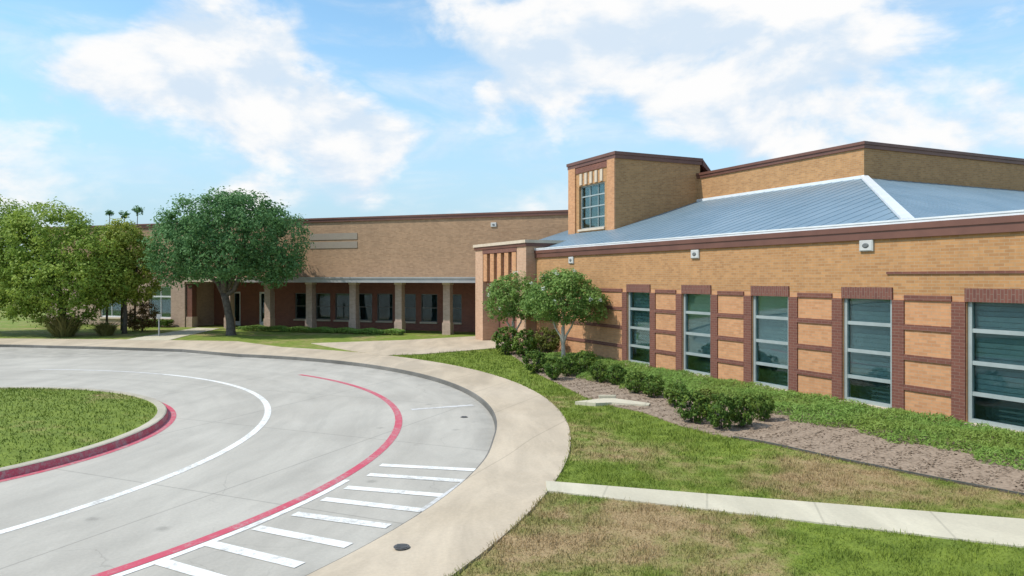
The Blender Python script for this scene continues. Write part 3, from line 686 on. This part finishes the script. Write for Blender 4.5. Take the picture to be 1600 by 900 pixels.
tree('leafy_tree', 'smaller yellow-green tree between the left edge tree and the round tree', (-21.4, 42.4, .2),
     [(0, 0, -.2), (0, 0, .2), (.05, 0, 1.0), (0, 0, 2.0)], [.2, .14, .12, .1],
     [((0, 0, 1.8), (-.8, .1, 4.), .08, .03), ((0, 0, 1.8), (.8, -.1, 3.8), .08, .03), ((0, 0, 1.8), (.1, .4, 5.), .07, .03)],
     [(0, 0, 4.6, 1.4, 1.5, 1.7), (-.8, 0, 3.5, 1.4, 1.4, 1.5), (.7, -.1, 3.3, 1.3, 1.4, 1.5), (0, -.3, 5.6, .9, 1, .9)], 700, 36, .38, .16, 'yellow_leaf', 'bark', fill=.25)
tree('leafy_tree', 'tall dark tree cut off by the left border of the view', (-29.6, 42.5, .2),
     [(0, 0, -.2), (0, 0, .2), (.1, 0, 1.5), (0, 0, 2.6)], [.4, .28, .22, .2],
     [((0, 0, 2.3), (-1.8, 0, 5.), .14, .04), ((0, 0, 2.3), (1.7, .2, 5.), .14, .04), ((0, 0, 2.3), (.2, -1.2, 6.2), .13, .04)],
     [(0, 0, 5.4, 2.8, 2.6, 2.8), (1.8, 0, 4.2, 1.9, 2.1, 2.0), (-1.9, 0, 4.4, 2.1, 2.1, 2.2), (0, -.8, 2.9, 2.6, 1.9, 1.5)], 900, 40, .45, .17, 'olive_leaf', 'bark', fill=.25)
# slim bare-stemmed trees whose tufts show above the left trees
for i, (x, y, zt, r, lab) in enumerate([(-23.4, 44.6, 7.35, .2, 'slim bare stem with a small dark leaf tuft, leftmost of three above the left trees'), (-22.6, 44.8, 7.3, .25, 'slim bare stem with a dark leaf tuft, middle of three above the left trees'), (-21.9, 45.0, 7.6, .34, 'slim bare stem with the largest dark leaf tuft, beside the round tree')]):
    o = empty('slim_tree', (x, y, .2)); tag(o, lab, 'tree', 'slim tufted trees behind the left trees')
    mb = MB(); mb.tube([(-.2, 0, -.2), (-.15, .02, 3), (-.1, 0, 5.2), (0, 0, zt - .25)], [.07, .055, .035, .02], 6); mb.build('trunk', 'bark', o, True)
    link('crown', quad_mesh('crown', clumps([(0, 0, zt - .2, r, r, r * .8)], 26, 16, .12, .12, .6), 'oak'), o)
# crape myrtles beside the wing
MY = [((.75, 32.0, .2), 1.22, 'left blossoming small tree beside the entrance pavilion', [(0, 0, 2.45, 1.05, 1.0, .95), (-.45, .1, 2.1, .8, .8, .7), (.5, -.1, 2.2, .8, .8, .75)], 360),
      ((2.55, 28.0, .2), 1.0, 'right blossoming small tree with pale trunk between shrubs and brick wall', [(0, 0, 2.5, 1.25, 1.15, .95), (-.75, 0, 2.25, .85, .9, .7), (.85, -.1, 2.2, .85, .9, .7), (.1, -.1, 3.0, .8, .8, .55)], 600)]
for base, s, lab, lob, nc in MY:
    tree('flowering_tree', lab, base, [(0, 0, -.2), (.02, 0, .3), (0, .02, .9), (0, 0, 1.35)], [.10, .085, .075, .07],
         [((0, 0, .5), (-.55, .1, 2.3), .05, .015), ((0, 0, .6), (.55, -.1, 2.3), .05, .015), ((0, 0, 1.2), (.1, .35, 2.7), .05, .015), ((0, 0, 1.1), (-.1, -.35, 2.6), .045, .015)],
         lob, nc, 40, .22, .10, 'myrtle', 'pale_bark', 'flowering trees beside the wing', blossoms=16)
# clipped shrubs
def shrub_mesh(leaf, seed):
    V = clumps([(0, 0, .52, .46, .46, .42), (-.12, .05, .5, .4, .42, .40), (.14, -.06, .52, .38, .40, .42), (0, 0, .3, .40, .40, .28)], 150, 26, .10, .085, .2)
    return quad_mesh('foliage', V, leaf)
VAR = [shrub_mesh('shrub', i) for i in range(3)]; GOLD = shrub_mesh('shrub_yellow', 9)
stem = MB(); 
for k in range(6):
    a = k * 1.05; stem.tube([(.05*math.cos(a), .05*math.sin(a), -.08), (.12*math.cos(a), .12*math.sin(a), .25), (.28*math.cos(a), .28*math.sin(a), .62)], [.022, .017, .007], 5)
stem = stem.mesh('stem', 'bark', True)
SH = [(0.45, 31.0, 1.15, 1.2, 'tall green shrub at the pavilion corner, farthest left of the row'), (1.2, 29.9, 1.1, 1.09, 'tall green shrub second from the pavilion corner'), (2.15, 30.6, 1.05, 1.2, 'golden green shrub between the two blossoming trees'),
      (1.35, 25.2, .85, .78, 'low shrub at the lawn edge nearest the curved sidewalk'), (1.85, 23.5, .68, .73, 'small shrub at the lawn edge, second from the curved sidewalk'), (2.35, 24.2, .66, .7, 'small shrub just in front of the pale trunk'), (2.95, 24.6, .85, .8, 'rounded shrub right of the pale trunk'),
      (3.2, 22.7, .62, .67, 'small shrub fourth along the mulch from the pale trunk'), (3.62, 22.2, .62, .62, 'small shrub behind the concrete pad towards the first window'), (3.95, 20.7, .72, .61, 'dark low shrub right behind the concrete pad'), (4.25, 19.9, .6, .59, 'low shrub right of the concrete pad'),
      (4.55, 18.6, .66, .58, 'low shrub midway between the concrete pad and the right cluster'), (4.45, 16.6, .75, .72, 'leftmost dark shrub of the right-hand cluster in the bed'), (4.85, 15.85, .66, .74, 'front shrub of the right-hand cluster, closest to the lawn'), (5.35, 16.0, .62, .72, 'front right shrub of the right-hand cluster'), (6.0, 16.6, .5, .62, 'rightmost shrub of the row, standing alone at the cluster end'),
      (4.95, 17.2, .7, .66, 'golden-topped shrub at the back of the right-hand cluster')]
for i, (x, y, wd, ht, lab) in enumerate(SH):
    o = empty('shrub', (x, y, float(zland([(x, y)])[0]) + .02), i * 1.3); tag(o, lab, 'shrub', 'shrubs in the planting bed')
    f = link('foliage', GOLD if i in (2, 16) else VAR[i % 3], o); s_ = link('stem', stem, o)
    f.scale = s_.scale = (wd / 1.03, wd / 1.03, ht / .95)
# low ground cover along the wall
nl = 54000; u_ = rng.uniform(-9, 13.6, nl); vmin = np.interp(u_, [-9, 0, 6, 10, 13.6], [-2.2, -2.5, -3.1, -3.3, -2.2]) + .18 * np.sin(u_ * 3.1) + .1 * np.sin(u_ * 7.7)
vv = vmin + (-.08 - vmin) * rng.random(nl); P = O_W + UU * u_[:, None] + VV * vv[:, None]
edge = np.clip((vv - vmin) / .35, 0, 1); hgt = (.17 + .03 * np.sin(u_ * 2.3 + vv * 3) + .02 * np.sin(u_ * 5.9 - vv * 5)) * np.sqrt(edge) + .02
zz = zland(P) + hgt * rng.random(nl) ** .35
V = leaves(np.c_[P, zz], np.tile([-.5, -.4, .6], (nl, 1)), .13, .16, .9)
tag(link('ground_cover', quad_mesh('ground_cover', V, 'cover')), 'low leafy green ground cover along the foot of the wing wall', 'ground cover', kind='stuff')
# dry ornamental grass and russet bush under the left trees
def tuft(name, lab, cat, base, r, hgt, n, leaf, wid):
    o = empty(name, base); tag(o, lab, cat)
    a = rng.uniform(0, 2 * math.pi, n); d = np.c_[np.cos(a), np.sin(a), np.zeros(n)]; rr = rng.random(n)[:, None]
    P0 = d * rr * r * .35; h_ = hgt * rng.uniform(.5, 1.1, n)[:, None]; P1 = P0 + d * r * .35 * rr + np.array([0, 0, 1.]) * h_ * .7; P2 = P0 + d * r * rr * .9 + np.array([0, 0, 1.]) * h_
    sd_ = np.cross(d, [0, 0, 1.]) * wid
    V = np.concatenate([np.stack([P0 - sd_, P0 + sd_, P1 + sd_, P1 - sd_], 1), np.stack([P1 - sd_, P1 + sd_, P2 + sd_ * .2, P2 - sd_ * .2], 1)])
    link('blades', quad_mesh('blades', V, leaf), o)
tuft('grass_clump', 'pale straw-coloured tall grass clump under the left edge tree', 'plant', (-23.6, 40.2, .2), 1.4, 1.15, 900, 'straw', .018)
tuft('grass_clump', 'shorter straw-coloured grass clump left of the side door path', 'plant', (-21.7, 40.9, .2), .9, .75, 600, 'straw', .018)
o = empty('russet_bush', (-21.3, 44.3, .2)); tag(o, 'russet brown bush between the yellow-green tree and the hall windows', 'bush')
link('foliage', quad_mesh('foliage', clumps([(0, 0, .95, .95, .8, .8), (-.5, 0, .7, .6, .6, .6)], 160, 26, .2, .12, .3), 'russet'), o); MB().tube([(0, 0, -.1), (0, 0, .8)], [.05, .03], 6).build('stem', 'bark', o)
# clipped foundation hedge below the hall window
nl = 5000; P = np.c_[rng.uniform(-22.2, -19.3, nl), rng.uniform(-1.15, -.45, nl), .2 + .5 * rng.random(nl) ** .4]
P = np.array([(HM @ Vector(p))[:] for p in P]); tag(link('low_hedge', quad_mesh('low_hedge', leaves(P, np.tile([-.3, -.5, .6], (nl, 1)), .1), 'shrub')), 'low dark clipped hedge under the hall window near the round tree', 'hedge')
# hedge in front of the arcade columns
nl = 16000; P = np.c_[rng.uniform(-13.2, -2.2, nl), rng.uniform(-1.75, -.95, nl), np.zeros(nl)]; P[:, 2] = .2 + (.30 + .05 * np.sin(P[:, 0] * 4)) * rng.random(nl) ** .4
P = np.array([(HM @ Vector(p))[:] for p in P]); tag(link('arcade_planting', quad_mesh('arcade_planting', leaves(P, np.tile([-.3, -.5, .8], (nl, 1)), .09), 'cover')), 'low leafy planting strip at the foot of the arcade columns', 'ground cover', kind='stuff')
# far tree belt beyond the left trees, one mass
lob = [(x, 95 + 6 * math.sin(x), 3.2 + 1.2 * math.sin(x * 1.7), 5.5, 4, 4 + 1.2 * math.sin(x * .9)) for x in range(-150, -30, 6)]
tag(link('far_woodland', quad_mesh('far_woodland', clumps(lob, 1500, 16, 1.3, .75, .15), 'olive_leaf')), 'distant belt of trees beyond the left edge', 'woodland', kind='stuff')

# lawn blades near the camera
def lawn_blades(n, x0, x1, y0, y1, hb, wb_):
    P = np.c_[rng.uniform(x0, x1, n), rng.uniform(y0, y1, n)]
    P = P[~in_poly(P, np.vstack([outer * 1.0 - kd * .03, [(-90, -30), (-8, -30)]])) & ~in_poly(P, BED_POLY) & ~in_poly(P, np.vstack([pA, pB[::-1]])) & ~in_poly(P, np.vstack([wa, wb[::-1]]))]
    n = len(P); z = zland(P); B = np.c_[P, z - .005]; a = rng.uniform(0, 2 * math.pi, n); d = np.c_[np.cos(a), np.sin(a), np.zeros(n)] * wb_
    cl = 1 + .55 * np.sin(P[:, 0] * 5.1 + 2 * np.sin(P[:, 1] * 3.3)) * np.sin(P[:, 1] * 4.7 + 2 * np.sin(P[:, 0] * 2.9)); hh = hb * cl * rng.uniform(.4, 1.3, n) * np.where(rng.random(n) < .02, 2.0, 1.0)
    lean = np.c_[rng.normal(size=(n, 2)) * hb * .55, hh]
    return np.stack([B - d, B + d, B + lean + d * .25, B + lean - d * .25], 1)
V = np.concatenate([lawn_blades(120000, -2, 8, 7, 13, .042, .005), lawn_blades(60000, 0, 8, 13, 22, .05, .008), lawn_blades(30000, -6, 3, 22, 34, .06, .012)])
tag(link('grass_blades', quad_mesh('grass_blades', V, 'grass')), 'short mown grass covering the lawn beside the sidewalk', 'grass', kind='stuff')
na = 30000; a = rng.uniform(0, 2 * math.pi, na); r_ = 6.3 * np.sqrt(rng.random(na)); P = np.c_[ic[0] + r_ * np.cos(a), ic[1] + r_ * np.sin(a), .118 + .30 * (1 - (r_ / 6.36) ** 2)]
P = P[P[:, 0] > -17.5]; na = len(P); a = rng.uniform(0, 6.28, na); d = np.c_[np.cos(a), np.sin(a), np.zeros(na)] * .011; lean = np.c_[rng.normal(size=(na, 2)) * .025, .05 * rng.uniform(.3, 1.3, na)]
tag(link('island_grass', quad_mesh('island_grass', np.stack([P - d, P + d, P + lean + d * .2, P + lean - d * .2], 1), 'grass')), 'mown grass on the round island inside the red kerb', 'grass', kind='stuff')
